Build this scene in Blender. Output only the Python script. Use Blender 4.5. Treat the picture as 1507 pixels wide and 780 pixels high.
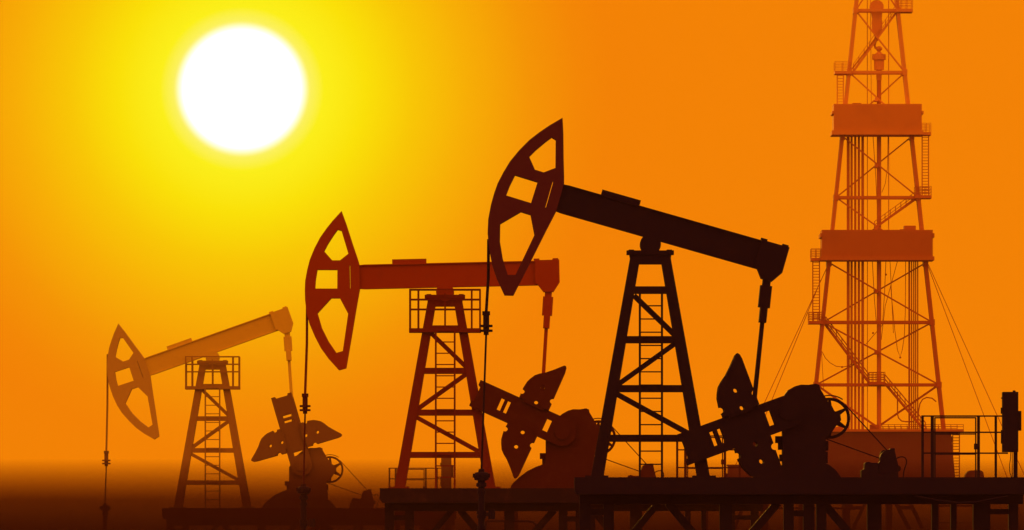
import bpy, bmesh, math
from mathutils import Vector

for o in list(bpy.data.objects):
    bpy.data.objects.remove(o, do_unlink=True)
SC = bpy.context.scene
COL = SC.collection

# ------------------------------------------------------------------ camera
EYE = 1.6                      # metres above the ground
FOCAL = 12000.0                # focal length in widths of 1/1507 of the frame (a 287 mm telephoto)
CX, HY = 753.5, 831.0          # where the camera's level axis meets the frame
cam_d = bpy.data.cameras.new("camera")
cam = bpy.data.objects.new("camera", cam_d)
COL.objects.link(cam)
cam.location = (0, 0, EYE)
cam.rotation_euler = (math.radians(90), 0, 0)
cam_d.sensor_width = 36.0
cam_d.lens = FOCAL / 1507.0 * 36.0
cam_d.shift_y = (HY - 390.0) / 1507.0
cam_d.clip_start = 0.5
cam_d.clip_end = 6000
SC.camera = cam

# ------------------------------------------------------------------ sky
SUN_DIR = Vector(((356.0 - CX) / FOCAL, 1.0, (HY - 131.0) / FOCAL)).normalized()
W = bpy.data.worlds.new("World")
SC.world = W
W.use_nodes = True
wn, wl = W.node_tree.nodes, W.node_tree.links
wn.clear()


def wnode(t, **kw):
    n = wn.new(t)
    for k, v in kw.items():
        setattr(n, k, v)
    return n


def wmath(op, a, b=None, clamp=False):
    n = wnode('ShaderNodeMath', operation=op, use_clamp=clamp)
    for i, v in enumerate((a, b)):
        if v is None:
            continue
        if isinstance(v, (int, float)):
            n.inputs[i].default_value = v
        else:
            wl.new(v, n.inputs[i])
    return n.outputs[0]


def wramp(fac, stops, interp='LINEAR'):
    n = wnode('ShaderNodeValToRGB')
    r = n.color_ramp
    r.interpolation = interp
    while len(r.elements) > 1:
        r.elements.remove(r.elements[-1])
    for i, (p, c) in enumerate(stops):
        e = r.elements[0] if i == 0 else r.elements.new(p)
        e.position = p
        e.color = (*c, 1)
    wl.new(fac, n.inputs[0])
    return n.outputs[0]


def wmix(fac, a, b, blend='MIX'):
    n = wnode('ShaderNodeMix', data_type='RGBA', blend_type=blend, clamp_result=False)
    for s, v in ((n.inputs[0], fac), (n.inputs[6], a), (n.inputs[7], b)):
        if isinstance(v, (int, float)):
            s.default_value = v
        elif isinstance(v, tuple):
            s.default_value = (*v, 1)
        else:
            wl.new(v, s)
    return n.outputs[2]


tc = wnode('ShaderNodeTexCoord')
dist = wnode('ShaderNodeVectorMath', operation='DISTANCE')
wl.new(tc.outputs['Generated'], dist.inputs[0])
dist.inputs[1].default_value = SUN_DIR
chord = dist.outputs['Value']
sep = wnode('ShaderNodeSeparateXYZ')
wl.new(tc.outputs['Generated'], sep.inputs[0])

SKY_ORANGE = (0.915, 0.235, 0.0)
GLOW_SPAN = 600.0 / FOCAL
g = wmath('DIVIDE', chord, GLOW_SPAN, True)
glow = wramp(g, [(0.0, (1.0, 0.98, 0.02)), (0.155, (1.0, 0.99, 0.16)), (0.20, (1.0, 0.96, 0.01)),
                 (0.30, (0.99, 0.83, 0.001)), (0.42, (0.97, 0.62, 0.0)), (0.55, (0.96, 0.46, 0.0)),
                 (0.70, (0.93, 0.32, 0.0)), (0.82, (0.92, 0.255, 0.0)), (0.90, SKY_ORANGE)])
disc = wnode('ShaderNodeMapRange', interpolation_type='SMOOTHSTEP', clamp=True)
wl.new(chord, disc.inputs['Value'])
disc.inputs['From Min'].default_value = 101.5 / FOCAL
disc.inputs['From Max'].default_value = 78.0 / FOCAL
front = wmix(disc.outputs[0], glow, (1.45, 1.45, 1.7))
away = wnode('ShaderNodeMapRange', interpolation_type='SMOOTHSTEP', clamp=True)
wl.new(chord, away.inputs['Value'])
away.inputs['From Min'].default_value = 0.20
away.inputs['From Max'].default_value = 1.30
sky = wmix(away.outputs[0], front, (1.70, 0.46, 0.26))
below = wnode('ShaderNodeMapRange', interpolation_type='SMOOTHSTEP', clamp=True)
wl.new(sep.outputs['Z'], below.inputs['Value'])
below.inputs['From Min'].default_value = 0.0092
below.inputs['From Max'].default_value = 0.0035
sky = wmix(below.outputs[0], sky, (0.08, 0.02, 0.002))
bg = wnode('ShaderNodeBackground')
wl.new(sky, bg.inputs['Color'])
bg.inputs['Strength'].default_value = 1.0
wo = wnode('ShaderNodeOutputWorld')
wl.new(bg.outputs[0], wo.inputs['Surface'])

# ------------------------------------------------------------------ sun
sun_d = bpy.data.lights.new("sun", 'SUN')
sun_d.energy = 0.4
sun_d.angle = math.radians(0.9)
sun_d.color = (1.0, 0.42, 0.03)
sun = bpy.data.objects.new("sun", sun_d)
COL.objects.link(sun)
sun.rotation_euler = SUN_DIR.to_track_quat('Z', 'Y').to_euler()

# ------------------------------------------------------------------ exposure and render
SC.view_settings.view_transform = 'Standard'
SC.view_settings.look = 'None'
SC.view_settings.exposure = 0.0
SC.view_settings.gamma = 1.0
SC.view_settings.use_curve_mapping = False
SC.render.engine = 'CYCLES'
SC.cycles.use_denoising = True
SC.cycles.max_bounces = 5
SC.cycles.volume_bounces = 0

HAZE_DENSITY = 0.00010
HAZE_COLOR = (0.80, 0.45, 0.25)
HAZE_G = 0.62
SHADE_BOX_DENSITY = 0.0185
SHADE_BOX_COLOR = (0.02, 0.004, 0.002)


# ------------------------------------------------------------------ materials
def paint(name, rgb, rough=0.6, rust=0.25, metallic=0.0, scale=3.0, rustcol=(0.11, 0.035, 0.012)):
    m = bpy.data.materials.new(name)
    m.use_nodes = True
    n, l = m.node_tree.nodes, m.node_tree.links
    b = n['Principled BSDF']
    t = n.new('ShaderNodeTexCoord')
    no = n.new('ShaderNodeTexNoise')
    no.inputs['Scale'].default_value = scale
    no.inputs['Detail'].default_value = 8
    no.inputs['Roughness'].default_value = 0.65
    l.new(t.outputs['Object'], no.inputs['Vector'])
    r = n.new('ShaderNodeValToRGB')
    r.color_ramp.elements[0].position = 0.52
    r.color_ramp.elements[1].position = 0.72
    r.color_ramp.elements[0].color = (0, 0, 0, 1)
    r.color_ramp.elements[1].color = (rust, rust, rust, 1)
    l.new(no.outputs['Fac'], r.inputs[0])
    mx = n.new('ShaderNodeMix')
    mx.data_type = 'RGBA'
    mx.inputs[6].default_value = (*rgb, 1)
    mx.inputs[7].default_value = (*rustcol, 1)
    l.new(r.outputs[0], mx.inputs[0])
    l.new(mx.outputs[2], b.inputs['Base Color'])
    b.inputs['Roughness'].default_value = rough
    b.inputs['Metallic'].default_value = metallic
    b.inputs['Specular IOR Level'].default_value = 0.02
    bp = n.new('ShaderNodeBump')
    bp.inputs['Strength'].default_value = 0.15
    bp.inputs['Distance'].default_value = 0.02
    l.new(no.outputs['Fac'], bp.inputs['Height'])
    l.new(bp.outputs[0], b.inputs['Normal'])
    return m


BLK = (0.012, 0.008, 0.010)
M = {
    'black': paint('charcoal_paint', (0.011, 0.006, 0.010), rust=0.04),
    'maroon': paint('maroon_glow_tone', (0.058, 0.013, 0.014), rust=0.1),  # glow around the sun put into the near horse head's colour
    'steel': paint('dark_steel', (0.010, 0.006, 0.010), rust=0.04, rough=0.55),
    'red': paint('red_haze_tone', (0.225, 0.036, 0.001), rust=0.15),  # middle pumpjack: haze tint and downward darkening put into its part colours
    'red_dark': paint('red_haze_tone_lower', (0.115, 0.017, 0.003), rust=0.2),
    'red_deep': paint('red_haze_tone_base', (0.048, 0.009, 0.003), rust=0.2),
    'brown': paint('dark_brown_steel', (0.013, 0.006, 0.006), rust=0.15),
    'ochre': paint('ochre_haze_tone', (0.41, 0.31, 0.015), rust=0.1),  # far pumpjack: haze painted into the colours, lower parts in darker tones
    'orange': paint('orange_haze_tone', (0.53, 0.43, 0.010), rust=0.1),
    'orange_dark': paint('orange_haze_tone_lower', (0.27, 0.175, 0.010), rust=0.2),
    'orange_deep': paint('orange_haze_tone_base', (0.15, 0.085, 0.008), rust=0.2),
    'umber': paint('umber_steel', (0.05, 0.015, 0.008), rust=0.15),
    'derrick': paint('derrick_painted_fade_middle', (0.44, 0.150, 0.008), rust=0.12, scale=0.6),  # mast tones: the hazy light's fade from top to base is painted in
    'derrick_fade_top': paint('derrick_painted_fade_top', (0.62, 0.290, 0.015), rust=0.12, scale=0.6),
    'derrick_low': paint('derrick_painted_fade_base', (0.33, 0.085, 0.003), rust=0.15, scale=0.6),
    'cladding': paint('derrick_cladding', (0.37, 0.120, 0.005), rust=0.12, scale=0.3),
    'cladding_fade_top': paint('cladding_painted_fade_top', (0.54, 0.235, 0.010), rust=0.12, scale=0.3),  # upper wind wall lighter, the same fade of light in its colour
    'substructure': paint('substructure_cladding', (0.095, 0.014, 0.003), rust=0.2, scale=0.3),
    'derrick_deck': paint('derrick_deck_steel', (0.04, 0.010, 0.005), rust=0.2, scale=0.4),
}


# ------------------------------------------------------------------ mesh builder
class MB:
    """Collects shapes in drawing units (u right, y away from the camera, z up) and links them as one mesh."""

    def __init__(self):
        self.v, self.f = [], []

    def _add(self, vs, fs):
        o = len(self.v)
        self.v += [tuple(p) for p in vs]
        self.f += [tuple(i + o for i in f) for f in fs]
        return self

    def box(self, u0, u1, y0, y1, z0, z1):
        vs = [(u, y, z) for u in (u0, u1) for y in (y0, y1) for z in (z0, z1)]
        return self._add(vs, [(0, 1, 3, 2), (4, 6, 7, 5), (0, 4, 5, 1), (2, 3, 7, 6), (0, 2, 6, 4), (1, 5, 7, 3)])

    def prism(self, outer, y0, y1, holes=()):
        bm = bmesh.new()
        edges = []
        for loop in (outer, *holes):
            vv = [bm.verts.new((p[0], 0, p[1])) for p in loop]
            edges += [bm.edges.new((vv[i], vv[(i + 1) % len(vv)])) for i in range(len(vv))]
        bmesh.ops.triangle_fill(bm, use_beauty=True, use_dissolve=False, edges=edges, normal=(0, -1, 0))
        bm.verts.index_update()
        vs = [v.co.copy() for v in bm.verts]
        tris = [tuple(v.index for v in f.verts) for f in bm.faces]
        be = [(e.verts[0].index, e.verts[1].index) for e in bm.edges if len(e.link_faces) == 1]
        bm.free()
        n = len(vs)
        allv = [(p.x, y0, p.z) for p in vs] + [(p.x, y1, p.z) for p in vs]
        fs = tris + [tuple(i + n for i in reversed(t)) for t in tris] + [(a, b, b + n, a + n) for a, b in be]
        return self._add(allv, fs)

    def bar(self, p, q, w, d):
        """Square-section member from p to q: w across in the u-z plane, d along y."""
        p, q = Vector(p), Vector(q)
        ax = (q - p).normalized()
        side = ax.cross(Vector((0, 1, 0)))
        if side.length < 1e-4:
            side = Vector((1, 0, 0))
        side.normalize()
        dep = side.cross(ax).normalized()
        vs = []
        for e in (p, q):
            for a, b in ((-1, -1), (1, -1), (1, 1), (-1, 1)):
                vs.append(e + side * (a * w / 2) + dep * (b * d / 2))
        return self._add(vs, [(0, 1, 2, 3), (7, 6, 5, 4), (0, 4, 5, 1), (1, 5, 6, 2), (2, 6, 7, 3), (3, 7, 4, 0)])

    def tube(self, pts, r, n=8):
        pts = [Vector(p) for p in pts]
        rings = []
        for i, p in enumerate(pts):
            t = (pts[min(i + 1, len(pts) - 1)] - pts[max(i - 1, 0)]).normalized()
            ref = Vector((0, 1, 0)) if abs(t.y) < 0.9 else Vector((1, 0, 0))
            a = t.cross(ref).normalized()
            b = t.cross(a).normalized()
            rings.append([p + a * r * math.cos(2 * math.pi * k / n) + b * r * math.sin(2 * math.pi * k / n) for k in range(n)])
        vs = [v for ring in rings for v in ring]
        fs = []
        for i in range(len(pts) - 1):
            for k in range(n):
                fs.append((i * n + k, i * n + (k + 1) % n, (i + 1) * n + (k + 1) % n, (i + 1) * n + k))
        fs.append(tuple(range(n - 1, -1, -1)))
        fs.append(tuple((len(pts) - 1) * n + k for k in range(n)))
        return self._add(vs, fs)

    def lathe(self, prof, u, y=0.0, n=20):
        """Profile of (radius, z) turned about the vertical axis at u, y."""
        vs, fs = [], []
        for r, z in prof:
            for k in range(n):
                a = 2 * math.pi * k / n
                vs.append((u + r * math.cos(a), y + r * math.sin(a), z))
        for i in range(len(prof) - 1):
            for k in range(n):
                fs.append((i * n + k, i * n + (k + 1) % n, (i + 1) * n + (k + 1) % n, (i + 1) * n + k))
        fs.append(tuple(range(n - 1, -1, -1)))
        fs.append(tuple((len(prof) - 1) * n + k for k in range(n)))
        return self._add(vs, fs)

    def disc(self, u, z, r, y0, y1, n=32):
        return self.prism([(u + r * math.cos(2 * math.pi * k / n), z + r * math.sin(2 * math.pi * k / n)) for k in range(n)], y0, y1)

    def ladder(self, p, q, width, rail, rung, step, y=0.0):
        """Two rails and rungs from (u, z) p up to q."""
        (u0, z0), (u1, z1) = p, q
        for s in (-1, 1):
            self.bar((u0 + s * width / 2, y, z0), (u1 + s * width / 2, y, z1), rail, rail)
        k = int((z1 - z0) / step)
        for i in range(1, k + 1):
            t = i * step / (z1 - z0)
            if t >= 1:
                break
            u, z = u0 + (u1 - u0) * t, z0 + (z1 - z0) * t
            self.bar((u - width / 2, y, z), (u + width / 2, y, z), rung, rung)
        return self

    def build(self, name, mat, parent=None, U=1.0, bevel=0.0):
        me = bpy.data.meshes.new(name)
        me.from_pydata([(a * U, b * U, c * U) for a, b, c in self.v], [], self.f)
        bm = bmesh.new()
        bm.from_mesh(me)
        bmesh.ops.recalc_face_normals(bm, faces=bm.faces)
        bm.to_mesh(me)
        bm.free()
        me.materials.append(mat)
        o = bpy.data.objects.new(name, me)
        COL.objects.link(o)
        if parent is not None:
            o.parent = parent
        if bevel:
            b = o.modifiers.new('edge', 'BEVEL')
            b.width = bevel
            b.segments = 2
            b.limit_method = 'ANGLE'
            b.angle_limit = math.radians(40)
        return o


def tag(o, label=None, cat=None, group=None, kind=None):
    if label:
        o['label'] = label
    if cat:
        o['category'] = cat
    if group:
        o['group'] = group
    if kind:
        o['kind'] = kind
    return o


def thing(name, loc, label, cat, group=None):
    o = bpy.data.objects.new(name, None)
    o.empty_display_size = 0.3
    COL.objects.link(o)
    o.location = loc
    return tag(o, label, cat, group)


# ------------------------------------------------------------------ ground
def ground_material():
    m = bpy.data.materials.new('oilfield_soil')
    m.use_nodes = True
    n, l = m.node_tree.nodes, m.node_tree.links
    b = n['Principled BSDF']
    t = n.new('ShaderNodeTexCoord')
    a = n.new('ShaderNodeTexNoise')
    a.inputs['Scale'].default_value = 0.08
    a.inputs['Detail'].default_value = 10
    l.new(t.outputs['Object'], a.inputs['Vector'])
    r = n.new('ShaderNodeValToRGB')
    r.color_ramp.elements[0].position = 0.35
    r.color_ramp.elements[0].color = (0.030, 0.016, 0.010, 1)
    r.color_ramp.elements[1].position = 0.70
    r.color_ramp.elements[1].color = (0.085, 0.045, 0.026, 1)
    l.new(a.outputs['Fac'], r.inputs[0])
    l.new(r.outputs[0], b.inputs['Base Color'])
    b.inputs['Roughness'].default_value = 0.95
    b.inputs['Specular IOR Level'].default_value = 0.1
    f = n.new('ShaderNodeTexNoise')
    f.inputs['Scale'].default_value = 2.5
    f.inputs['Detail'].default_value = 8
    l.new(t.outputs['Object'], f.inputs['Vector'])
    bp = n.new('ShaderNodeBump')
    bp.inputs['Strength'].default_value = 0.5
    bp.inputs['Distance'].default_value = 0.08
    l.new(f.outputs['Fac'], bp.inputs['Height'])
    l.new(bp.outputs[0], b.inputs['Normal'])
    return m


GX, GY0, GY1 = 1200.0, -200.0, 1300.0
gr = MB()
gr._add([(-GX, GY0, 0), (GX, GY0, 0), (GX, GY1, 0), (-GX, GY1, 0)], [(0, 1, 2, 3)])
tag(gr.build('ground', ground_material()), kind='structure')


def volume_material(name, color, density, g, absorb=(0, 0, 0)):
    m = bpy.data.materials.new(name)
    m.use_nodes = True
    n, l = m.node_tree.nodes, m.node_tree.links
    n.clear()
    v = n.new('ShaderNodeVolumePrincipled')
    v.inputs['Color'].default_value = (*color, 1)
    v.inputs['Density'].default_value = density
    v.inputs['Anisotropy'].default_value = g
    v.inputs['Absorption Color'].default_value = (*absorb, 1)
    out = n.new('ShaderNodeOutputMaterial')
    l.new(v.outputs[0], out.inputs['Volume'])
    return m


hz = MB().box(-GX - 5, GX + 5, GY0 - 5, GY1 + 5, -1.0, 84.0)
tag(hz.build('haze', volume_material('haze_air', HAZE_COLOR, HAZE_DENSITY, HAZE_G)), kind='stuff')
# an added dark volume, shaped to darken the view downward, between the middle and the far pumpjack
ds = MB().box(-260, 260, 258, 425, 0.05, 4.95)
tag(ds.build('shade_box', volume_material('added_shade_volume', SHADE_BOX_COLOR, SHADE_BOX_DENSITY, 0.3, (0.03, 0.0, 0.0))), kind='stuff')


# ------------------------------------------------------------------ pumpjack
def rot(u, v, a):
    return (u * math.cos(a) - v * math.sin(a), u * math.sin(a) + v * math.cos(a))


HEAD_A = math.radians(1.27)


def head_pt(px, py):
    du, dz = (px - 654.4) / 0.853, (430.2 - py) / 0.853
    return rot(du, dz, -HEAD_A)


def h1(x, y):
    return head_pt(440 + x / 6.5, 300 + y / 6.5)


def h2(x, y):
    return head_pt(440 + x / 5.571, 420 + y / 5.571)


HEAD_OUT = [h1(*p) for p in ((405, 72), (450, 195), (512, 388), (560, 530), (575, 580))] + \
           [h2(*p) for p in ((497, 30), (470, 180), (430, 420), (385, 680), (325, 697), (240, 603), (180, 520), (130, 425), (85, 320), (60, 225), (48, 120), (46, 40))] + \
           [h1(*p) for p in ((57, 740), (75, 640), (100, 540), (145, 430), (200, 325), (260, 240), (320, 165))]
HEAD_HOLES = [
    [h1(*p) for p in ((367, 250), (404, 260), (470, 480), (390, 543), (315, 543), (238, 455), (275, 385), (330, 300))],
    [h1(173, 633), h1(365, 633), h2(312, 28), h2(130, 28), h1(157, 730)],
    [h2(*p) for p in ((263, 107), (333, 107), (401, 235), (357, 540), (305, 555), (240, 460), (185, 350), (150, 230))],
    [(-163.6, 9.5), (-162.6, 9.5), (-162.6, 50.0), (-163.6, 50.0)],
]


def arc_pts(cu, cz, r, a0, a1, n):
    return [(cu + r * math.cos(math.radians(a0 + (a1 - a0) * i / n)), cz + r * math.sin(math.radians(a0 + (a1 - a0) * i / n))) for i in range(n + 1)]


def circle(cu, cz, r, n=16):
    return [(cu + r * math.cos(2 * math.pi * i / n), cz + r * math.sin(2 * math.pi * i / n)) for i in range(n)]


SHAFT = (202.0, 97.0)
WEIGHT = [(36.5, 24.2), (36.5, 36.5)] + arc_pts(36.7, 41.7, 5.0, -85, 85, 8) + [(36.9, 48.0), (37.3, 96), (38.5, 103), (41, 106), (44, 105.6), (47, 102.5), (57, 92), (68, 81.7), (77, 75.5), (83.3, 69.6), (88, 61), (90.8, 54.3), (92.3, 44)] + \
         arc_pts(92.0, 35.5, 4.6, 80, 280, 8) + [(92.2, 29), (92.2, 24.2)]


def pumpjack(origin, U, alpha, crank_dir, pin_r, pivot_z, well, mats, label, railing, left_wall, mound, group):
    head_m, beam_m, post_m, gear_m = mats
    T = thing('pumpjack', origin, label, 'pumpjack', group)
    a = math.radians(alpha)

    # samson post: a four-legged tapering tower
    cap = MB()
    cap.box(-35, 34.5, -16, 16, 328, 334)
    cap.prism([(-31, 328), (31, 328), (28.5, 314), (-28.5, 314)], -13, 13)
    for s in (-1, 1):
        cap.box(s * 28 - 4, s * 28 + 4, -9, 9, 334, 335.4)
    post = cap.build('samson_post', post_m, T, U)
    for s in (-1, 1):
        for yb, yt in ((-22, -10), (22, 10)):
            lg = MB()
            o0, o1, i1, i0 = (-87.5 * s, 0), (-29 * s, 328), (-16.5 * s, 314), (-69 * s, 0)
            vs = []
            for (u, z), y in zip((o0, o1, i1, i0), (yb, yt, yt, yb)):
                vs += [(u, y - 3.5, z), (u, y + 3.5, z)]
            lg._add(vs, [(0, 2, 4, 6), (7, 5, 3, 1), (0, 1, 3, 2), (2, 3, 5, 4), (4, 5, 7, 6), (6, 7, 1, 0)])
            lg.box(-96 * s if s > 0 else 62, -62 * s if s > 0 else 96, yb - 6, yb + 6, 0.0, 3.0)
            lg.build('leg', post_m, post, U)

    def half(z):
        return 78 + (22.5 - 78) * z / 328

    def dep(z):
        return 22 + (10 - 22) * z / 328
    for z, h in ((276, 10.5), (203, 10), (131, 10), (58, 10)):
        for s in (-1, 1):
            MB().box(-half(z), half(z), s * dep(z) - 2.4, s * dep(z) + 2.4, z - h / 2, z + h / 2).build('crossbar', post_m, post, U)
    for (ua, za), (ub, zb) in (((-24, 268), (37, 209)), ((36, 197), (-49, 136)), ((-51, 124), (58, 64))):
        for s in (-1, 1):
            MB().bar((ua, s * dep(za), za), (ub, s * dep(zb), zb), 7.2, 3).build('brace', post_m, post, U)
    MB().ladder((0.5, 0), (0.5, 272), 32.5, 3.2, 1.9, 19.4, -dep(60) - 5).build('ladder', post_m, post, U)
    if railing:
        sp = MB().box(-62, 62, -24, -14, 269, 276)
        sp.box(-62, 62, 14, 24, 269, 276)
        pl = sp.build('service_platform', post_m, T, U)
        for s in (-1, 1):
            for u in (-60.3, -46, 46, 60.3):
                MB().bar((u, s * 22, 276), (u, s * 22, 343), 3, 3).build('railing_post', post_m, pl, U)
            MB().bar((0, s * 22, 276), (0, s * 22, 336), 2.6, 2.6).build('railing_post', post_m, pl, U)
            for z in (343, 326, 309):
                r = MB()
                r.bar((-61.5, s * 22, z), (61.5, s * 22, z), 2.0, 2.0)
                r.build('rail', post_m, pl, U)

    # saddle bearing, walking beam and horse head
    sb = MB().disc(0, pivot_z, 15.5, -14, 14)
    sb.box(-11, 11, -12, 12, 334, 337.5)
    sb.build('saddle_bearing', beam_m, T, U)

    def bp(u, v):
        x, z = rot(u, v, a)
        return (x, pivot_z + z)
    B = MB().prism([bp(-162.4, 9), bp(163, 9), bp(163, 50), bp(-162.4, 50)], -9, 9)
    B.prism([bp(-163, 48.6), bp(163, 48.6), bp(163, 50.6), bp(-138, 50.6)], -12, 12)
    B.prism([bp(-138, 8.4), bp(163, 8.4), bp(163, 10.4), bp(-163, 10.4)], -12, 12)
    beam = B.build('walking_beam', beam_m, T, U)
    MB().prism([bp(-90, 50), bp(-31, 50), bp(-31, 58.5), bp(-90, 58.5)], -8, 8).build('beam_box', beam_m, beam, U)
    ec = MB().prism([bp(156, 51.5), bp(198, 51.5), bp(198, 13), bp(187, -3.5), bp(170, -3.5), bp(159, 11), bp(156, 11)], -15, 15)
    ec.prism([bp(154, 51.5), bp(164, 51.5), bp(164, 54.5), bp(154, 54.5)], -6, 6)
    ec.prism([bp(186, 51.5), bp(197, 51.5), bp(196, 54.5), bp(187, 54.5)], -6, 6)
    ec.build('equalizer_housing', beam_m, beam, U)
    MB().prism([bp(*p) for p in HEAD_OUT], -14, 14, [[bp(*p) for p in h] for h in HEAD_HOLES]).build('horse_head', head_m, T, U)

    # bridle cable, carrier bar, polished rod
    clamp_u, clamp_z, well_u, well_z = well
    c0 = -238.0
    MB().tube([(c0, 0, pivot_z + 8), (c0 - 0.4, 0, (pivot_z + clamp_z) / 2), (clamp_u, 0, clamp_z - 2)], 2.2).build('bridle_cable', post_m, T, U)
    cb = MB()
    for z0, z1, w in ((0, 6, 11.5), (6, 20, 9), (20, 23.5, 19), (23.5, 27, 9), (27, 30.5, 19), (30.5, 35, 7.5)):
        cb.lathe([(w / 2, clamp_z - z1), (w / 2, clamp_z - z0)], clamp_u, 0, 14)
    cb.build('carrier_bar', gear_m, T, U)
    MB().tube([(clamp_u, 0, clamp_z - 34), (well_u, 0, well_z - 4)], 1.5).build('polished_rod', gear_m, T, U)

    # cranks, counterweights, pitman arms
    du, dz = crank_dir
    nu, nz = -dz, du           # perpendicular
    if nz < 0:
        nu, nz = -nu, -nz

    def cp(p):
        return (SHAFT[0] + du * p[0] + nu * p[1], SHAFT[1] + dz * p[0] + nz * p[1])
    arm = arc_pts(0, 0, 24, 90, 270, 12) + [(165, -24), (165, -15), (160.5, -14), (160.5, 13), (165, 15), (165, 24)]
    slots = [[(a0, -11), (a1, -11), (a1, 11), (a0, 11)] for a0, a1 in ((101.5, 107.5), (113, 119.5))]
    slots.append([(24, -11), (33, -11), (33, 11), (24, 11)])
    pin = cp((pin_r, 0))
    hinge = bp(178.5, -1)
    ax = Vector((pin[0] - hinge[0], pin[1] - hinge[1])).normalized()
    L = math.hypot(pin[0] - hinge[0], pin[1] - hinge[1])
    for s in (-1, 1):
        ys = sorted((s * 27.5, s * 34))
        yw = sorted((s * 27.0, s * 41))
        cr = MB().prism([cp(p) for p in arm], *ys, holes=[[cp(p) for p in h] for h in slots])
        cr.disc(*cp((0, 0)), 13, *sorted((s * 24, s * 38)))
        crank = cr.build('crank', gear_m, T, U)
        for b in (-1, 1):
            w = [(p, q * b) for p, q in WEIGHT]
            hl = [circle(62, 28.2 * b, 3.6), circle(62, 55.5 * b, 3.6)]
            wm = MB().prism([cp(p) for p in w], *yw, holes=[[cp(p) for p in h] for h in hl])
            wm.prism([cp(p) for p in ((45, 20 * b), (84, 20 * b), (84, 24.2 * b), (45, 24.2 * b))], *sorted((s * 34, s * 40)))
            wm.build('counterweight', gear_m, crank, U)
        # pitman arm: slim rod with a stepped sleeve at the top
        yp = s * 21

        def pp(t, o=0.0):
            return (hinge[0] + ax.x * t - ax.y * o, yp * min(1, 0.25 + 0.75 * t / L), hinge[1] + ax.y * t + ax.x * o)
        MB().bar(pp(0), pp(L + 6), 6, 4).build('pitman_arm', beam_m, T, U)
    sl = MB()

    def q(t):
        return (hinge[0] + ax.x * t, 0, hinge[1] + ax.y * t)
    sl.bar(q(2), q(15), 12, 22)
    sl.bar(q(11), q(43), 17.5, 30)
    sl.bar(q(43), q(65), 11, 40)
    sl.build('equalizer_sleeve', beam_m, T, U)

    # gear reducer on its base
    LW = left_wall
    gp = [(LW, 0), (LW, 92), (185 if LW < 180 else 192, 114), (202, 128.5), (212, 134), (221, 136.5), (232, 136.2), (243, 138), (248, 136), (249, 131), (255, 121), (261, 111), (266, 106), (270, 98), (279, 92), (280, 84), (273, 76), (266, 66), (257.5, 59), (257.5, 0)]
    gm = MB().prism(gp, -24, 24)
    gm.box(LW - 10, LW, -14, 14, 51, 61)
    gm.box(LW - 6, LW, -12, 12, 41, 51)
    gm.box(LW - 4, LW, -16, 16, 24, 34)
    gm.box(257.5, 261.5, -18, 18, 40, 54)
    gm.box(257.5, 260.5, -18, 18, 21, 38)
    gb = gm.build('gearbox', gear_m, T, U)
    MB().prism(mound, -25.5, 25.5).build('gearbox_base', gear_m, gb, U)

    # flywheel behind the reducer
    fc = (265.0, 88.0)
    fw = MB().prism(circle(*fc, 30.5, 40), 28, 33.5, [circle(*fc, 26, 40)])
    fw.prism(circle(*fc, 13, 20), 24, 35)
    for k in range(6):
        an = math.radians(30 + 60 * k)
        c, s_ = math.cos(an), math.sin(an)
        fw.prism([(fc[0] + c * 11 - s_ * 4.5, fc[1] + s_ * 11 + c * 4.5), (fc[0] + c * 11 + s_ * 4.5, fc[1] + s_ * 11 - c * 4.5),
                  (fc[0] + c * 27 + s_ * 1.8, fc[1] + s_ * 27 - c * 1.8), (fc[0] + c * 27 - s_ * 1.8, fc[1] + s_ * 27 + c * 1.8)], 29, 32.5)
    fw.build('flywheel', gear_m, T, U)
    ga = MB()
    oa, ia = arc_pts(*fc, 34.5, 55, 118, 12), arc_pts(*fc, 33, 55, 118, 12)
    ga.prism(oa + ia[::-1], 26, 35)
    ga.build('belt_guard', gear_m, T, U)
    return T


def motor_pt(x, y):
    return (283 + x / 7.09, 103 - y / 7.09)


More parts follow.
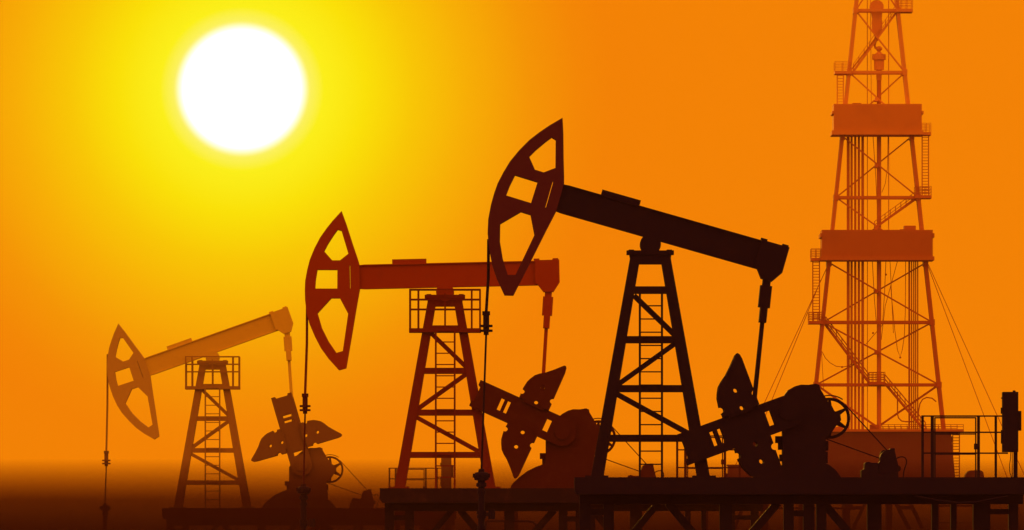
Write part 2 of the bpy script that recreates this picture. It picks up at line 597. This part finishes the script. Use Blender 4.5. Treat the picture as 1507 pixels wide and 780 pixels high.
def motor(origin, U, mat, label):
    T = thing('electric_motor', (origin[0] + 336 * U, origin[1], origin[2]), label, 'motor', 'electric motors driving the pumpjacks')

    def s(pts):
        return [(u - 336, z) for u, z in pts]
    body = [motor_pt(*p) for p in ((365, 580), (385, 562), (385, 520), (395, 490), (410, 470), (430, 455), (450, 446), (490, 436), (490, 425), (540, 425), (540, 450), (548, 490), (560, 540), (575, 600), (575, 700), (365, 700))]
    MB().prism(s(body), -20, 20).build('motor_body', mat, T, U, bevel=0.8 * U)
    base = [motor_pt(*p) for p in ((190, 729), (190, 655), (205, 650), (220, 640), (225, 580), (240, 570), (265, 565), (300, 576), (365, 576), (365, 700), (575, 700), (575, 729))]
    MB().prism(s(base), -22, 22).build('motor_base', mat, T, U, bevel=0.6 * U)
    MB().prism(s([motor_pt(*p) for p in ((575, 600), (592, 606), (605, 622), (605, 650), (592, 664), (575, 670))]), -9, 9).build('terminal_box', mat, T, U)
    pts = [motor_pt(*p) for p in ((558, 535), (580, 520), (605, 513), (632, 513), (655, 525), (668, 550), (668, 580), (655, 615), (642, 650), (635, 690), (634, 729))]
    MB().tube([(u - 336, 0, z) for u, z in pts], 0.9, 6).build('power_cable', mat, T, U)
    pc = (346 - 336, 34.0)
    MB().disc(*pc, 7.2, 22, 34, 24).build('pulley', mat, T, U)
    fc = (265 - 336, 88.0)
    b = MB()
    d = Vector((pc[0] - fc[0], pc[1] - fc[1]))
    D = d.length
    th = math.atan2(d.y, d.x)
    be = math.acos((30.5 - 7.2) / D)
    for sg in (1, -1):
        an = th + sg * be
        b.bar((fc[0] + 30.5 * math.cos(an), 30.7, fc[1] + 30.5 * math.sin(an)), (pc[0] + 7.2 * math.cos(an), 30.7, pc[1] + 7.2 * math.sin(an)), 1.5, 5)
    b.build('drive_belt', mat, T, U)
    return T


def guard_rail(origin, U, mat, label):
    u0 = 440
    T = thing('guard_rail', (origin[0] + u0 * U, origin[1] - 8 * U, origin[2]), label, 'railing', 'guard rails on the platforms')
    for u, w in ((400.3, 3.8), (414.6, 4.8), (482.6, 4.2), (508, 3.6)):
        MB().bar((u - u0, 0, 0), (u - u0, 0, 91), w, 3).build('post', mat, T, U)
    for z in (90.6, 66.7, 36.0):
        MB().bar((398.8 - u0, 1.8, z), (526 - u0, 1.8, z), 2.2, 2.2).build('rail', mat, T, U)
    gt = MB().bar((418.5 - u0, 0, 0.8), (418.5 - u0, 0, 88.5), 2, 2)
    gt.bar((478.5 - u0, 0, 0.8), (478.5 - u0, 0, 88.5), 2, 2)
    for z in (88, 64.2, 34.6):
        gt.bar((418 - u0, 0, z), (479 - u0, 0, z), 2, 2)
    g_ = gt.build('gate', mat, T, U)
    MB().box(476 - u0, 484.5 - u0, -4, 4, 41.5, 50).build('latch', mat, g_, U)
    return T


def cabinet(origin, U, mat, label):
    u0 = 537
    T = thing('control_cabinet', (origin[0] + u0 * U, origin[1] - 8 * U, origin[2]), label, 'electrical cabinet', 'control cabinets on the platforms')
    body = MB().box(517.4 - u0, 540.6 - u0, -10, 10, 37.5, 126)
    body.build('cabinet_body', mat, T, U, bevel=0.7 * U)
    MB().box(540.6 - u0, 545.3 - u0, -7, 7, 69, 98).build('side_box', mat, T, U, bevel=0.4 * U)
    for z0, z1, w in ((94, 103, 2.0), (50, 70, 1.8), (116, 118, 1.4)):
        MB().box(517.4 - w - u0, 517.4 - u0, -4, 4, z0, z1).build('hinge', mat, T, U)
    MB().lathe([(2.2, 126), (2.2, 127.4), (1.6, 128.3)], 535 - u0, 0, 12).build('antenna_cap', mat, T, U)
    MB().box(534 - u0, 540 - u0, -3, 3, 0, 37.5).build('post', mat, T, U)
    c = MB()
    c.tube([(530 - u0, -2, 37.5), (529.6 - u0, -2, 28), (528 - u0, -2, 18), (528.6 - u0, -2, 8), (531 - u0, -2, 0)], 0.6, 6)
    c.tube([(532.3 - u0, 2, 37.5), (532.3 - u0, 2, 0)], 0.6, 6)
    c.build('conduit', mat, T, U)
    return T


def platform(origin, U, mat, label):
    """Raised steel deck on columns; the origin is on the ground under the pumpjack, H the deck height in units."""
    H = origin[2] / U
    T = thing('steel_platform', (origin[0], origin[1], 0), label, 'platform', 'raised steel platforms under the pumpjacks')

    def zz(z):
        return z + H
    d = MB().prism([(-112, zz(-0.2)), (-112, zz(-19)), (-108, zz(-25)), (552, zz(-25)), (552, zz(-0.2))], -26.2, 26.2)
    for u0, u1 in ((-111.4, 88), (305, 551.4)):
        for y0, y1 in ((-65.8, -26.3), (26.3, 70)):
            d.prism([(u0, zz(-0.4)), (u0, zz(-18.5)), (u0 + 4, zz(-24.6)), (u1, zz(-24.6)), (u1, zz(-0.4))], y0, y1)
    d.build('deck', mat, T, U)
    MB().prism([(-111.6, zz(-0.1)), (-111.6, zz(-18.7)), (-107.7, zz(-24.8)), (551.6, zz(-24.8)), (551.6, zz(-0.1))], -70, -66).build('fascia', mat, T, U)
    MB().box(-104, 548, -14, 14, zz(-39), zz(-25.2)).build('girder', mat, T, U)
    for u0, u1 in ((-104, -88), (-69, -53.5), (102, 120), (196, 211), (225, 241.5), (244, 259), (319, 340), (414, 423.5), (442, 450), (475, 500), (527, 541)):
        MB().box(u0, u1, -9, 9, 0.0, zz(-39)).build('column', mat, T, U)
    for (ua, za), (ub, zb), w in (((12, -37), (-45, -105), 10), (((26), -37), (78, -100), 12), ((188, -37), (135, -98), 12), ((255, -37), (312, -105), 12)):
        MB().bar((ua, 0, zz(za)), (ub, 0, zz(zb)), w, 8).build('brace', mat, T, U)
    for u0, u1, za, zb in ((-88, -69, -46, -55), (211, 225, -48, -57), (500, 527, -46, -54)):
        MB().box(u0, u1, -6, 6, zz(zb), zz(za)).build('crossbar', mat, T, U)
    return T


def wellhead(origin, U, well_u, well_z, mat, label):
    H = origin[2] / U
    T = thing('wellhead', (origin[0] + well_u * U, origin[1], 0), label, 'wellhead', 'wellheads under the horse heads')
    t = well_z + H
    sbx = MB()
    sbx.lathe([(4.9, t - 27), (7.5, t - 26), (7.5, t - 21), (5.5, t - 20), (5.5, t - 17.5), (10.6, t - 16), (11.3, t - 9), (9.5, t - 5.5), (4.6, t - 4.5), (4.0, t)], 0, 0, 18)
    sbx.box(-12.8, 12.8, -4, 4, t - 13, t - 7)
    sbx.build('stuffing_box', mat, T, U)
    b = MB().lathe([(4.8, 0), (4.8, t - 26)], 0, 0, 16)
    for z, r in ((t - 34, 6.2), (t - 64, 7.2), (t - 70, 6.6)):
        b.lathe([(r, z - 3), (r, z + 2)], 0, 0, 16)
    b.lathe([(6.0, 0.1), (6.0, t - 84)], 0, 0, 16)
    b.build('casing_pipe', mat, T, U)
    v = MB().box(4, 15, -3, 3, t - 70, t - 64)
    v.lathe([(5, t - 74), (5, t - 60)], 15, 0, 12)
    v.build('side_valve', mat, T, U)
    return T


def place(px, py, d):
    """Ground-plan position of something seen at px with its top at py when it stands d metres away."""
    return ((px - CX) / FOCAL * d, d, EYE + (HY - py) / FOCAL * d)


MOUND = [(112, 0), (114, 5), (120, 12), (130, 21), (142, 30), (155, 36.5), (167, 41), (176, 44), (248, 44), (252, 22), (262, 19), (272, 11), (280, 0)]
MOUND_LOW = [(184, 0), (186, 16), (190, 18), (252, 22), (262, 19), (272, 11), (280, 0)]

SETS = [
    # pixel scale, distance, jack origin on the deck, beam angle, crank direction, pivot, (clamp u, z, well u, z)
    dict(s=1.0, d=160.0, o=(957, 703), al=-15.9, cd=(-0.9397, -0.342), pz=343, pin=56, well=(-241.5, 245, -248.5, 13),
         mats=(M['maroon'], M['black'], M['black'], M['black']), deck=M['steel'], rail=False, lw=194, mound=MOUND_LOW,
         lab='largest pumpjack, near black, its beam sloping down to the right from the raised horse head',
         mot='black electric motor belted to the largest black pumpjack',
         gr='black guard rail with a gate beside the black cabinet on the black platform',
         cab='black control cabinet on a post at the end of the black guard rail',
         plat='black raised steel platform carrying the largest pumpjack, guard rail and cabinet',
         wh='black wellhead under the horse head of the largest pumpjack'),
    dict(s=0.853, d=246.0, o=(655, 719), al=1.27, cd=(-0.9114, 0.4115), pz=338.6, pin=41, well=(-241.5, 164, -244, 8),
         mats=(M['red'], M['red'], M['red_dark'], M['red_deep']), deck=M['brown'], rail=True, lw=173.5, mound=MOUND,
         lab='dark red pumpjack with a level beam, standing between the black and the orange pumpjack',
         mot='brownish red electric motor belted to the dark red pumpjack',
         gr='dark red guard rail with a gate seen between the legs of the black pumpjack',
         cab='dark red control cabinet behind the counterweights of the black pumpjack',
         plat='dark brown raised steel platform carrying the dark red pumpjack',
         wh='dark brown wellhead under the horse head of the dark red pumpjack'),
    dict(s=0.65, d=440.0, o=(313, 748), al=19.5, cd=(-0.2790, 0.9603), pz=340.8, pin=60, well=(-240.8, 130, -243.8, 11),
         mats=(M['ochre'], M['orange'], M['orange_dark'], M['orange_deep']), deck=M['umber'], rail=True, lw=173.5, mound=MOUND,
         lab='smallest pumpjack, hazy ochre and orange, its beam rising to the right below the sun',
         mot='small brown electric motor belted to the hazy orange pumpjack',
         gr='brownish guard rail seen behind the left leg of the dark red pumpjack',
         cab='brown control cabinet seen behind the ladder of the dark red pumpjack',
         plat='dark brown platform low in the dark band carrying the faded orange pumpjack',
         wh='brown wellhead under the horse head of the hazy orange pumpjack'),
]
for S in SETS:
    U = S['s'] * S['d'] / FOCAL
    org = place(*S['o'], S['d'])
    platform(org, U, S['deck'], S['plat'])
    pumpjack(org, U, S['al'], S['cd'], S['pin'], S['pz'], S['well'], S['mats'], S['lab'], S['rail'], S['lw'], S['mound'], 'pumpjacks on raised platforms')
    wellhead(org, U, S['well'][2], S['well'][3], S['deck'], S['wh'])
    small = S['mats'][3]
    motor(org, U, small, S['mot'])
    guard_rail(org, U, small, S['gr'])
    cabinet(org, U, small, S['cab'])

# ------------------------------------------------------------------ drilling derrick: a guyed lattice mast on a raised floor
PM = 13.0                       # frame widths/1507 per metre where the derrick stands
DD = FOCAL / PM
DX = 1291.0
MD, MC = M['derrick_low'], M['cladding']


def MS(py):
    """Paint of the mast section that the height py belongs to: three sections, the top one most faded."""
    return M['derrick_fade_top'] if py < 200 else M['derrick'] if py < 386 else M['derrick_low']


def dx(px):
    return (px - DX) / PM


def dzz(py):
    return (HY - py) / PM + EYE


DO = ((DX - CX) / PM, DD, 0.0)
D = thing('drilling_derrick', DO, 'tall hazy red lattice drilling derrick with two clad boxes around its mast', 'derrick')


def lx(py):
    return 1260.6 - 0.1055 * py


def rx(py):
    return 1319.3 + 0.1098 * py


TOP = -72.0
HD = 1.0                        # half depth of the mast


def dbar(name, p, q, w, mat=None, parent=D, y=0.0, depth=0.25):
    mat = mat or MS((p[1] + q[1]) / 2)
    return MB().bar((dx(p[0]), y, dzz(p[1])), (dx(q[0]), y, dzz(q[1])), w / PM, depth).build(name, mat, parent)


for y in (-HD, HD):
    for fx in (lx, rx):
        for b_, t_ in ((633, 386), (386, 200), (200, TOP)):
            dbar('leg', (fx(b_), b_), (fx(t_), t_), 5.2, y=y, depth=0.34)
LEVELS = [(-68, 4), (16, 4), (107, 4.2), (291, 4), (474.6, 4.4), (566.5, 4.2)]
for py, w in LEVELS:
    for y in (-HD, HD):
        dbar('girt', (lx(py) - 2, py), (rx(py) + 2, py), w, y=y)
    for px in (lx(py), rx(py)):
        MB().box(dx(px - 3.6), dx(px + 3.6), -HD - 0.22, HD + 0.22, dzz(py + 4.2), dzz(py - 4.2)).build('gusset', MS(py), D)
for py in (201, 387):
    for px in (lx(py), rx(py)):
        MB().box(dx(px - 3.6), dx(px + 3.6), -HD - 0.22, HD + 0.22, dzz(py + 5), dzz(py - 3)).build('gusset', MS(py), D)
BAYS = [(-66, 16, 2.0), (16, 107, 2.2), (107, 190, 2.0), (201, 291, 1.9), (291, 384, 1.9), (387, 474.6, 2.0), (474.6, 566.5, 2.2), (566.5, 690, 3.0)]
for t, b, w in BAYS:
    if b == 690:               # the lowest braces meet above the floor
        dbar('brace', (lx(t), t), (1291, 629), w, y=-HD * 0.8)
        dbar('brace', (rx(t), t), (1291, 629), w, y=HD * 0.8)
        MB().box(dx(1280), dx(1293), -0.5, 0.5, dzz(632.8), dzz(625)).build('gusset', MD, D)
        continue
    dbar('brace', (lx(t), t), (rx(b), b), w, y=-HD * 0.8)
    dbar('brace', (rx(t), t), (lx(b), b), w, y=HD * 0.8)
    if t > 100:
        m_ = (t + b) / 2 - 1.5
        MB().box(dx(1287), dx(1292), -0.95, 0.95, dzz(m_ + 2.6), dzz(m_ - 2.6)).build('gusset', MS(m_), D)

# the two clad boxes (wind walls) round the mast
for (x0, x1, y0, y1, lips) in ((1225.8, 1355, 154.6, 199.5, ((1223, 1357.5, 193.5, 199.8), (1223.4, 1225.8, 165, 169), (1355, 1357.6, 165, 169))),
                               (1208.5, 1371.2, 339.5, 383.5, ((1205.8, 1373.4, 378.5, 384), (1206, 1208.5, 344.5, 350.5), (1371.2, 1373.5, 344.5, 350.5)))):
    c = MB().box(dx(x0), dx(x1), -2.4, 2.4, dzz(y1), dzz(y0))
    MC = M['cladding_fade_top'] if y0 < 200 else M['cladding']
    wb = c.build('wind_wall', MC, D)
    e = MB()
    for a0, a1, b0, b1 in lips:
        e.box(dx(a0), dx(a1), -2.6, 2.6, dzz(b1), dzz(b0))
    e.build('ledge', MC, wb)
    # vertical corrugation of the cladding
    r = MB()
    k = int((x1 - x0) / 4.1)
    for i in range(k + 1):
        u = x0 + 1 + (x1 - x0 - 2) * i / k
        r.box(dx(u - 0.55), dx(u + 0.55), -2.46, -2.398, dzz(y1 - 6.5), dzz(y0 + 1.0))
    r.build('cladding_rib', MC, wb)
MB().box(dx(1254), dx(1267), -1, 1, dzz(154.6), dzz(152.4)).build('hatch', MC, D)
hb = MB().box(dx(1330), dx(1347), -1.2, 1.2, dzz(339.4), dzz(332.7))
hb.box(dx(1324), dx(1330), -0.8, 0.8, dzz(339.4), dzz(337.8))
hb.build('hoist_cabinet', MC, D)

# drill string, travelling block, hook, swivel
MB().lathe([(3.2 / PM, dzz(633)), (3.2 / PM, dzz(118))], dx(1293.6), 0, 16).build('drill_string', MS(300), D)
tb = MB().prism([(dx(1290 + 10.4 * math.cos(math.radians(t))), dzz(10.5 - 10.4 * math.sin(math.radians(t)))) for t in range(-35, 216, 10)] +
                [(dx(1283.5), dzz(28)), (dx(1282.6), dzz(33)), (dx(1283.4), dzz(44)), (dx(1287), dzz(53)), (dx(1288.5), dzz(60)), (dx(1292.3), dzz(60)), (dx(1294.5), dzz(53)), (dx(1298), dzz(44)), (dx(1298.6), dzz(33)), (dx(1297.5), dzz(28))], -0.35, 0.35)
tbo = tb.build('travelling_block', MS(0), D)
hk = MB()
hk.tube([(dx(x), 0, dzz(y)) for x, y in ((1290, 58), (1288, 63), (1287.3, 67), (1288.4, 70.5), (1291.5, 72.5), (1295, 71), (1296.5, 69))], 1.7 / PM, 8)
hk.build('hook', MS(0), tbo)
sw = MB().lathe([(1.5 / PM, dzz(119)), (3.8 / PM, dzz(118)), (4.2 / PM, dzz(103.2)), (7.2 / PM, dzz(103)), (7.6 / PM, dzz(88.2)), (10 / PM, dzz(88)), (10 / PM, dzz(80)), (6 / PM, dzz(79.5)), (2.2 / PM, dzz(76)), (5 / PM, dzz(72)), (4 / PM, dzz(69.5)), (1 / PM, dzz(68))], dx(1293.6), 0, 16)
sw.build('swivel', MS(0), D)

# racked drill pipe
for px, w in ((1248.6, 4.4), (1253.6, 3.3), (1259, 3.3), (1264.3, 3.3), (1269.9, 3.9)):
    MB().lathe([(w / 2 / PM, dzz(633)), (w / 2 / PM, dzz(199))], dx(px), 0.6, 10).build('racked_pipe', MS(300), D)
for px, w in ((1338.5, 2.6), (1342, 1.8), (1345.2, 1.8), (1348, 1.8), (1351, 1.8)):
    MB().lathe([(w / 2 / PM, dzz(633)), (w / 2 / PM, dzz(383))], dx(px), 0.6, 8).build('racked_pipe', MD, D)

# hanging lines and hoses
LINES = [
    ([(1276.5, -70), (1276.8, 633)], 0.55), ([(1280.6, -70), (1282.5, 150)], 0.45), ([(1308, -70), (1308, 340)], 0.7),
    ([(1285, 200), (1289, 260), (1291, 300)], 0.5), ([(1307, 200), (1306.5, 245), (1303, 270), (1298, 283)], 0.45),
    ([(1284, 384), (1287, 440), (1290, 476)], 0.5), ([(1304, 384), (1302, 430), (1299, 478), (1275, 506)], 0.5),
    ([(1310, 384), (1315, 490)], 0.45), ([(1321, 384), (1303, 450), (1297, 500)], 0.45), ([(1333, 384), (1332.5, 460), (1331, 495), (1328, 515), (1325, 525), (1321, 515), (1317, 485), (1312.5, 440), (1311, 420)], 0.5),
    ([(1209.6, 517), (1215, 527), (1222, 534), (1231, 539), (1240, 540), (1248, 538.5), (1254, 535)], 0.5),
    ([(1209, 517), (1212.5, 575)], 0.4),
    ([(1321, 576), (1321, 609), (1322.5, 615), (1327, 619.5), (1333, 620.5), (1346, 620.5)], 0.9),
    ([(1350.6, 632), (1352, 605), (1354, 594), (1358, 587.5), (1364, 584.8), (1372, 586), (1378, 591)], 0.9),
]
for pts, r in LINES:
    MB().tube([(dx(a), 0.3, dzz(b)) for a, b in pts], r / PM, 6).build('hanging_line', MS((pts[0][1] + pts[-1][1]) / 2), D)
for px, py in ((1239.5, 540), (1325, 526), (1285, 490), (1304, 404)):
    MB().disc(dx(px), dzz(py), 1.5 / PM, 0.15, 0.45, 12).build('line_clamp', MD, D)


# landings with railings, ladders and stairs
def landing(x0, x1, y, h, rails, posts):
    s = MB().box(dx(x0), dx(x1), -1.5, 1.5, dzz(y + 2.6), dzz(y - 1.8)).build('landing', MS(y), D)
    for yy in (-1.4, 1.4):
        r = MB()
        for i in range(rails):
            z = y - 1.8 - h + i * h / rails
            r.bar((dx(x0), yy, dzz(z)), (dx(x1), yy, dzz(z)), 0.75 / PM, 0.06)
        for i in range(posts):
            px = x0 + 0.4 + (x1 - x0 - 0.8) * i / (posts - 1)
            r.bar((dx(px), yy, dzz(y - 1.8)), (dx(px), yy, dzz(y - 1.8 - h)), 0.85 / PM, 0.06)
        r.build('railing', MS(y), s)


landing(1318, 1342.5, 16, 15, 4, 4)
landing(1227.8, 1252, 107, 13.5, 3, 3)
landing(1355.2, 1369.5, 197, 13, 3, 3)
landing(1346, 1370, 290, 13, 3, 4)
landing(1193, 1208.4, 382, 13.5, 4, 3)
landing(1189.6, 1211, 474.6, 13, 4, 4)
landing(1278, 1302, 564, 14, 4, 5)
for px, a, b, w in ((1236, 107, 155, 9), (1361, 197, 289, 9.4), (1200.5, 382, 473, 9.8)):
    MB().ladder((dx(px), dzz(b)), (dx(px), dzz(a)), w / PM, 1.6 / PM, 0.9 / PM, 4.3 / PM, -1.2).build('ladder', MS((a + b) / 2), D)


def stairs(p, q, w, hand):
    s = MB()
    for y in (-0.55, 0.55):
        s.bar((dx(p[0]), y, dzz(p[1])), (dx(q[0]), y, dzz(q[1])), w / PM, 0.08)
    n = 14
    for i in range(n):
        t = (i + 0.5) / n
        s.box(dx(p[0] + (q[0] - p[0]) * t) - 0.12, dx(p[0] + (q[0] - p[0]) * t) + 0.12, -0.5, 0.5, dzz(p[1] + (q[1] - p[1]) * t) - 0.03, dzz(p[1] + (q[1] - p[1]) * t) + 0.03)
    so = s.build('stairs', MS((p[1] + q[1]) / 2), D)
    for y in (-0.6, 0.6):
        r = MB()
        for k in (0.5, 1.0):
            r.bar((dx(p[0]), y, dzz(p[1] - hand * k)), (dx(q[0]), y, dzz(q[1] - hand * k)), 0.8 / PM, 0.05)
        for i in range(9):
            t = i / 8
            u, v = p[0] + (q[0] - p[0]) * t, p[1] + (q[1] - p[1]) * t
            r.bar((dx(u), y, dzz(v)), (dx(u), y, dzz(v - hand)), 0.6 / PM, 0.05)
        r.build('handrail', MS((p[1] + q[1]) / 2), so)


stairs((1349, 291), (1287, 336), 3.4, 10)
stairs((1215, 478), (1279, 563), 3.2, 12)
stairs((1302, 564), (1362, 635), 3.0, 13)
stairs((1319, 18), (1256, 105), 3.2, 11)

# drill floor on a clad substructure, doghouse, floor railing, ladder
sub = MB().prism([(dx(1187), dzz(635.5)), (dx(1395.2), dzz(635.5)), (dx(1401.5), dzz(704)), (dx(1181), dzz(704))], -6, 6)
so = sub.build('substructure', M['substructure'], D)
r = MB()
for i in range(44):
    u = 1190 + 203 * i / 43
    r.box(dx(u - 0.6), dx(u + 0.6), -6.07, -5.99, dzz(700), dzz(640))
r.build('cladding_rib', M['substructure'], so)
MB().box(dx(1395.5), dx(1400.6), -1, 1, dzz(651), dzz(642.5)).build('lamp_box', M['substructure'], so)
MB().box(dx(1168), dx(1413.8), -6.4, 6.4, dzz(636.6), dzz(633)).build('drill_floor', MC, D)
for y in (-6.3, 6.3):
    fr = MB()
    for z in (626.2, 629.3):
        fr.bar((dx(1294), y, dzz(z)), (dx(1413.6), y, dzz(z)), 0.8 / PM, 0.06)
    for i in range(14):
        u = 1294.4 + (1413.2 - 1294.4) * i / 13
        fr.bar((dx(u), y, dzz(633)), (dx(u), y, dzz(626.2)), 0.8 / PM, 0.06)
    fr.build('floor_railing', MD, D)
MB().ladder((dx(1406.3), dzz(704)), (dx(1406.3), dzz(636.6)), 9.8 / PM, 1.5 / PM, 0.95 / PM, 4.25 / PM, -1.0).build('ladder', MD, D)
dh = MB().prism([(dx(1225), dzz(633)), (dx(1226.5), dzz(630)), (dx(1232), dzz(628)), (dx(1239), dzz(628.5)), (dx(1240), dzz(633))], -3, -0.5)
dh.build('doghouse', MC, D)

# guy wires run down to anchors in the ground
for (a, b), (c, d_) in (((1220, 387), (1005, 851)), ((1208, 412), (1028, 851)), ((1364, 387), (1536, 851)), ((1366, 389), (1575, 851))):
    MB().tube([(dx(a), 0, dzz(b)), (dx(c), -2, dzz(d_))], 0.55 / PM, 5).build('guy_wire', MD, D)

# platform the derrick stands on, with a shed and a tank on it
MP = M['derrick_deck']
P = thing('steel_platform', DO, 'reddish brown raised platform carrying the drilling derrick', 'platform')
MB().box(dx(1055), dx(1448), -9, 9, dzz(734), dzz(704.2)).build('deck', MP, P)
for x0, x1 in ((1062, 1072), (1120, 1130), (1176, 1186), (1240, 1250), (1304, 1312), (1371, 1381), (1399, 1407), (1432, 1440)):
    MB().box(dx(x0), dx(x1), -2, 2, 0, dzz(734)).build('column', MP, P)
for (a, b), (c, d_), w in (((1316, 735), (1340, 783), 6), ((1337, 735), (1360, 783), 6), ((1256, 735), (1236, 780), 5), ((1276, 735), (1254, 780), 5), ((1098, 735), (1080, 780), 5)):
    MB().bar((dx(a), 0, dzz(b)), (dx(c), 0, dzz(d_)), w / PM, 0.4).build('brace', MP, P)
for x0, x1, y0, y1 in ((1320, 1342, 744.5, 750), (1381, 1432, 743, 746), (1382, 1430, 768.5, 770), (1250, 1270, 745, 750)):
    MB().box(dx(x0), dx(x1), -0.3, 0.3, dzz(y1), dzz(y0)).build('crossbar', MP, P)

shed = thing('equipment_shed', ((1086 - CX) / PM, DD - 3, dzz(704.2)), 'small dark red equipment shed on the derrick platform behind the black counterweights', 'shed')
w_ = MB().box(-16 / PM, 18 / PM, -1.5, 1.5, 0, 18 / PM)
w_.build('shed_wall', M['substructure'], shed)
MB().box(-17.4 / PM, 19.4 / PM, -1.65, 1.65, 18 / PM, 19.8 / PM).build('roof', M['substructure'], shed)
MB().box(-19.5 / PM, -16 / PM, -0.8, 0.8, 0, 7 / PM).build('step_box', M['substructure'], shed)
tank = thing('storage_tank', ((1431 - CX) / PM, DD - 3, dzz(704.2)), 'low round-topped brown tank on the derrick platform, seen through the black gate', 'tank')
tk = MB().prism([(-14 / PM, 0), (-13 / PM, 5 / PM), (-10.5 / PM, 9 / PM), (-7 / PM, 11 / PM), (0, 11.6 / PM), (9 / PM, 11.6 / PM), (13 / PM, 9 / PM), (14.5 / PM, 0)], -1.2, 1.2)
tk.build('tank_body', M['substructure'], tank)
fl = MB()
for u in (-9, 0, 9):
    fl.box((u - 0.7) / PM, (u + 0.7) / PM, -1.26, 1.26, 0.02, 9.2 / PM)
fl.build('band', M['substructure'], tank)

# pipelines and a hose seen through the platform columns
PD = 430.0


def px_at(p, d):
    x, y, z = place(*p, d)
    return (x, 0, z)


pl1 = thing('pipeline', (0, PD, 0), 'long thin pipeline running level behind the platform columns', 'pipeline')
k = PD / FOCAL
MB().tube([px_at((566, 748), PD), px_at((1270, 748), PD)], 1.6 * k, 10).build('pipe', M['umber'], pl1)
for px in (620, 760, 900, 1040, 1180):
    x, _, z = px_at((px, 748), PD)
    MB().box(x - 0.08, x + 0.08, -0.08, 0.08, 0, z - 1.6 * k).build('pipe_support', M['umber'], pl1)
PD2 = 300.0
pl2 = thing('pipeline', (0, PD2, 0), 'short pipeline with an elbow turning down, low behind the dark red pumpjack', 'pipeline')
k2 = PD2 / FOCAL
pts = [px_at(p, PD2) for p in ((716, 767), (778, 767), (784, 768), (788, 771), (790, 777))]
x, _, z = pts[-1]
MB().tube(pts + [(x, 0, 0)], 1.7 * k2, 10).build('pipe', M['brown'], pl2)
x, _, z = pts[0]
MB().tube([(x, 0, z), (x - 0.05, 0, z - 0.3), (x - 0.06, 0, 0)], 1.7 * k2, 10).build('riser', M['brown'], pl2)
hs = MB().tube([px_at(p, 160.0) for p in ((1343, 731), (1360, 734), (1380, 737.5), (1405, 740.5), (1430, 739.5), (1455, 735), (1478, 731))], 1.1 * 160 / FOCAL, 8)
ho = hs.build('hose', M['steel'])
ho.location = (0, 158.8, 0)
tag(ho, 'black hose sagging under the deck of the black platform below the guard rail', 'hose')
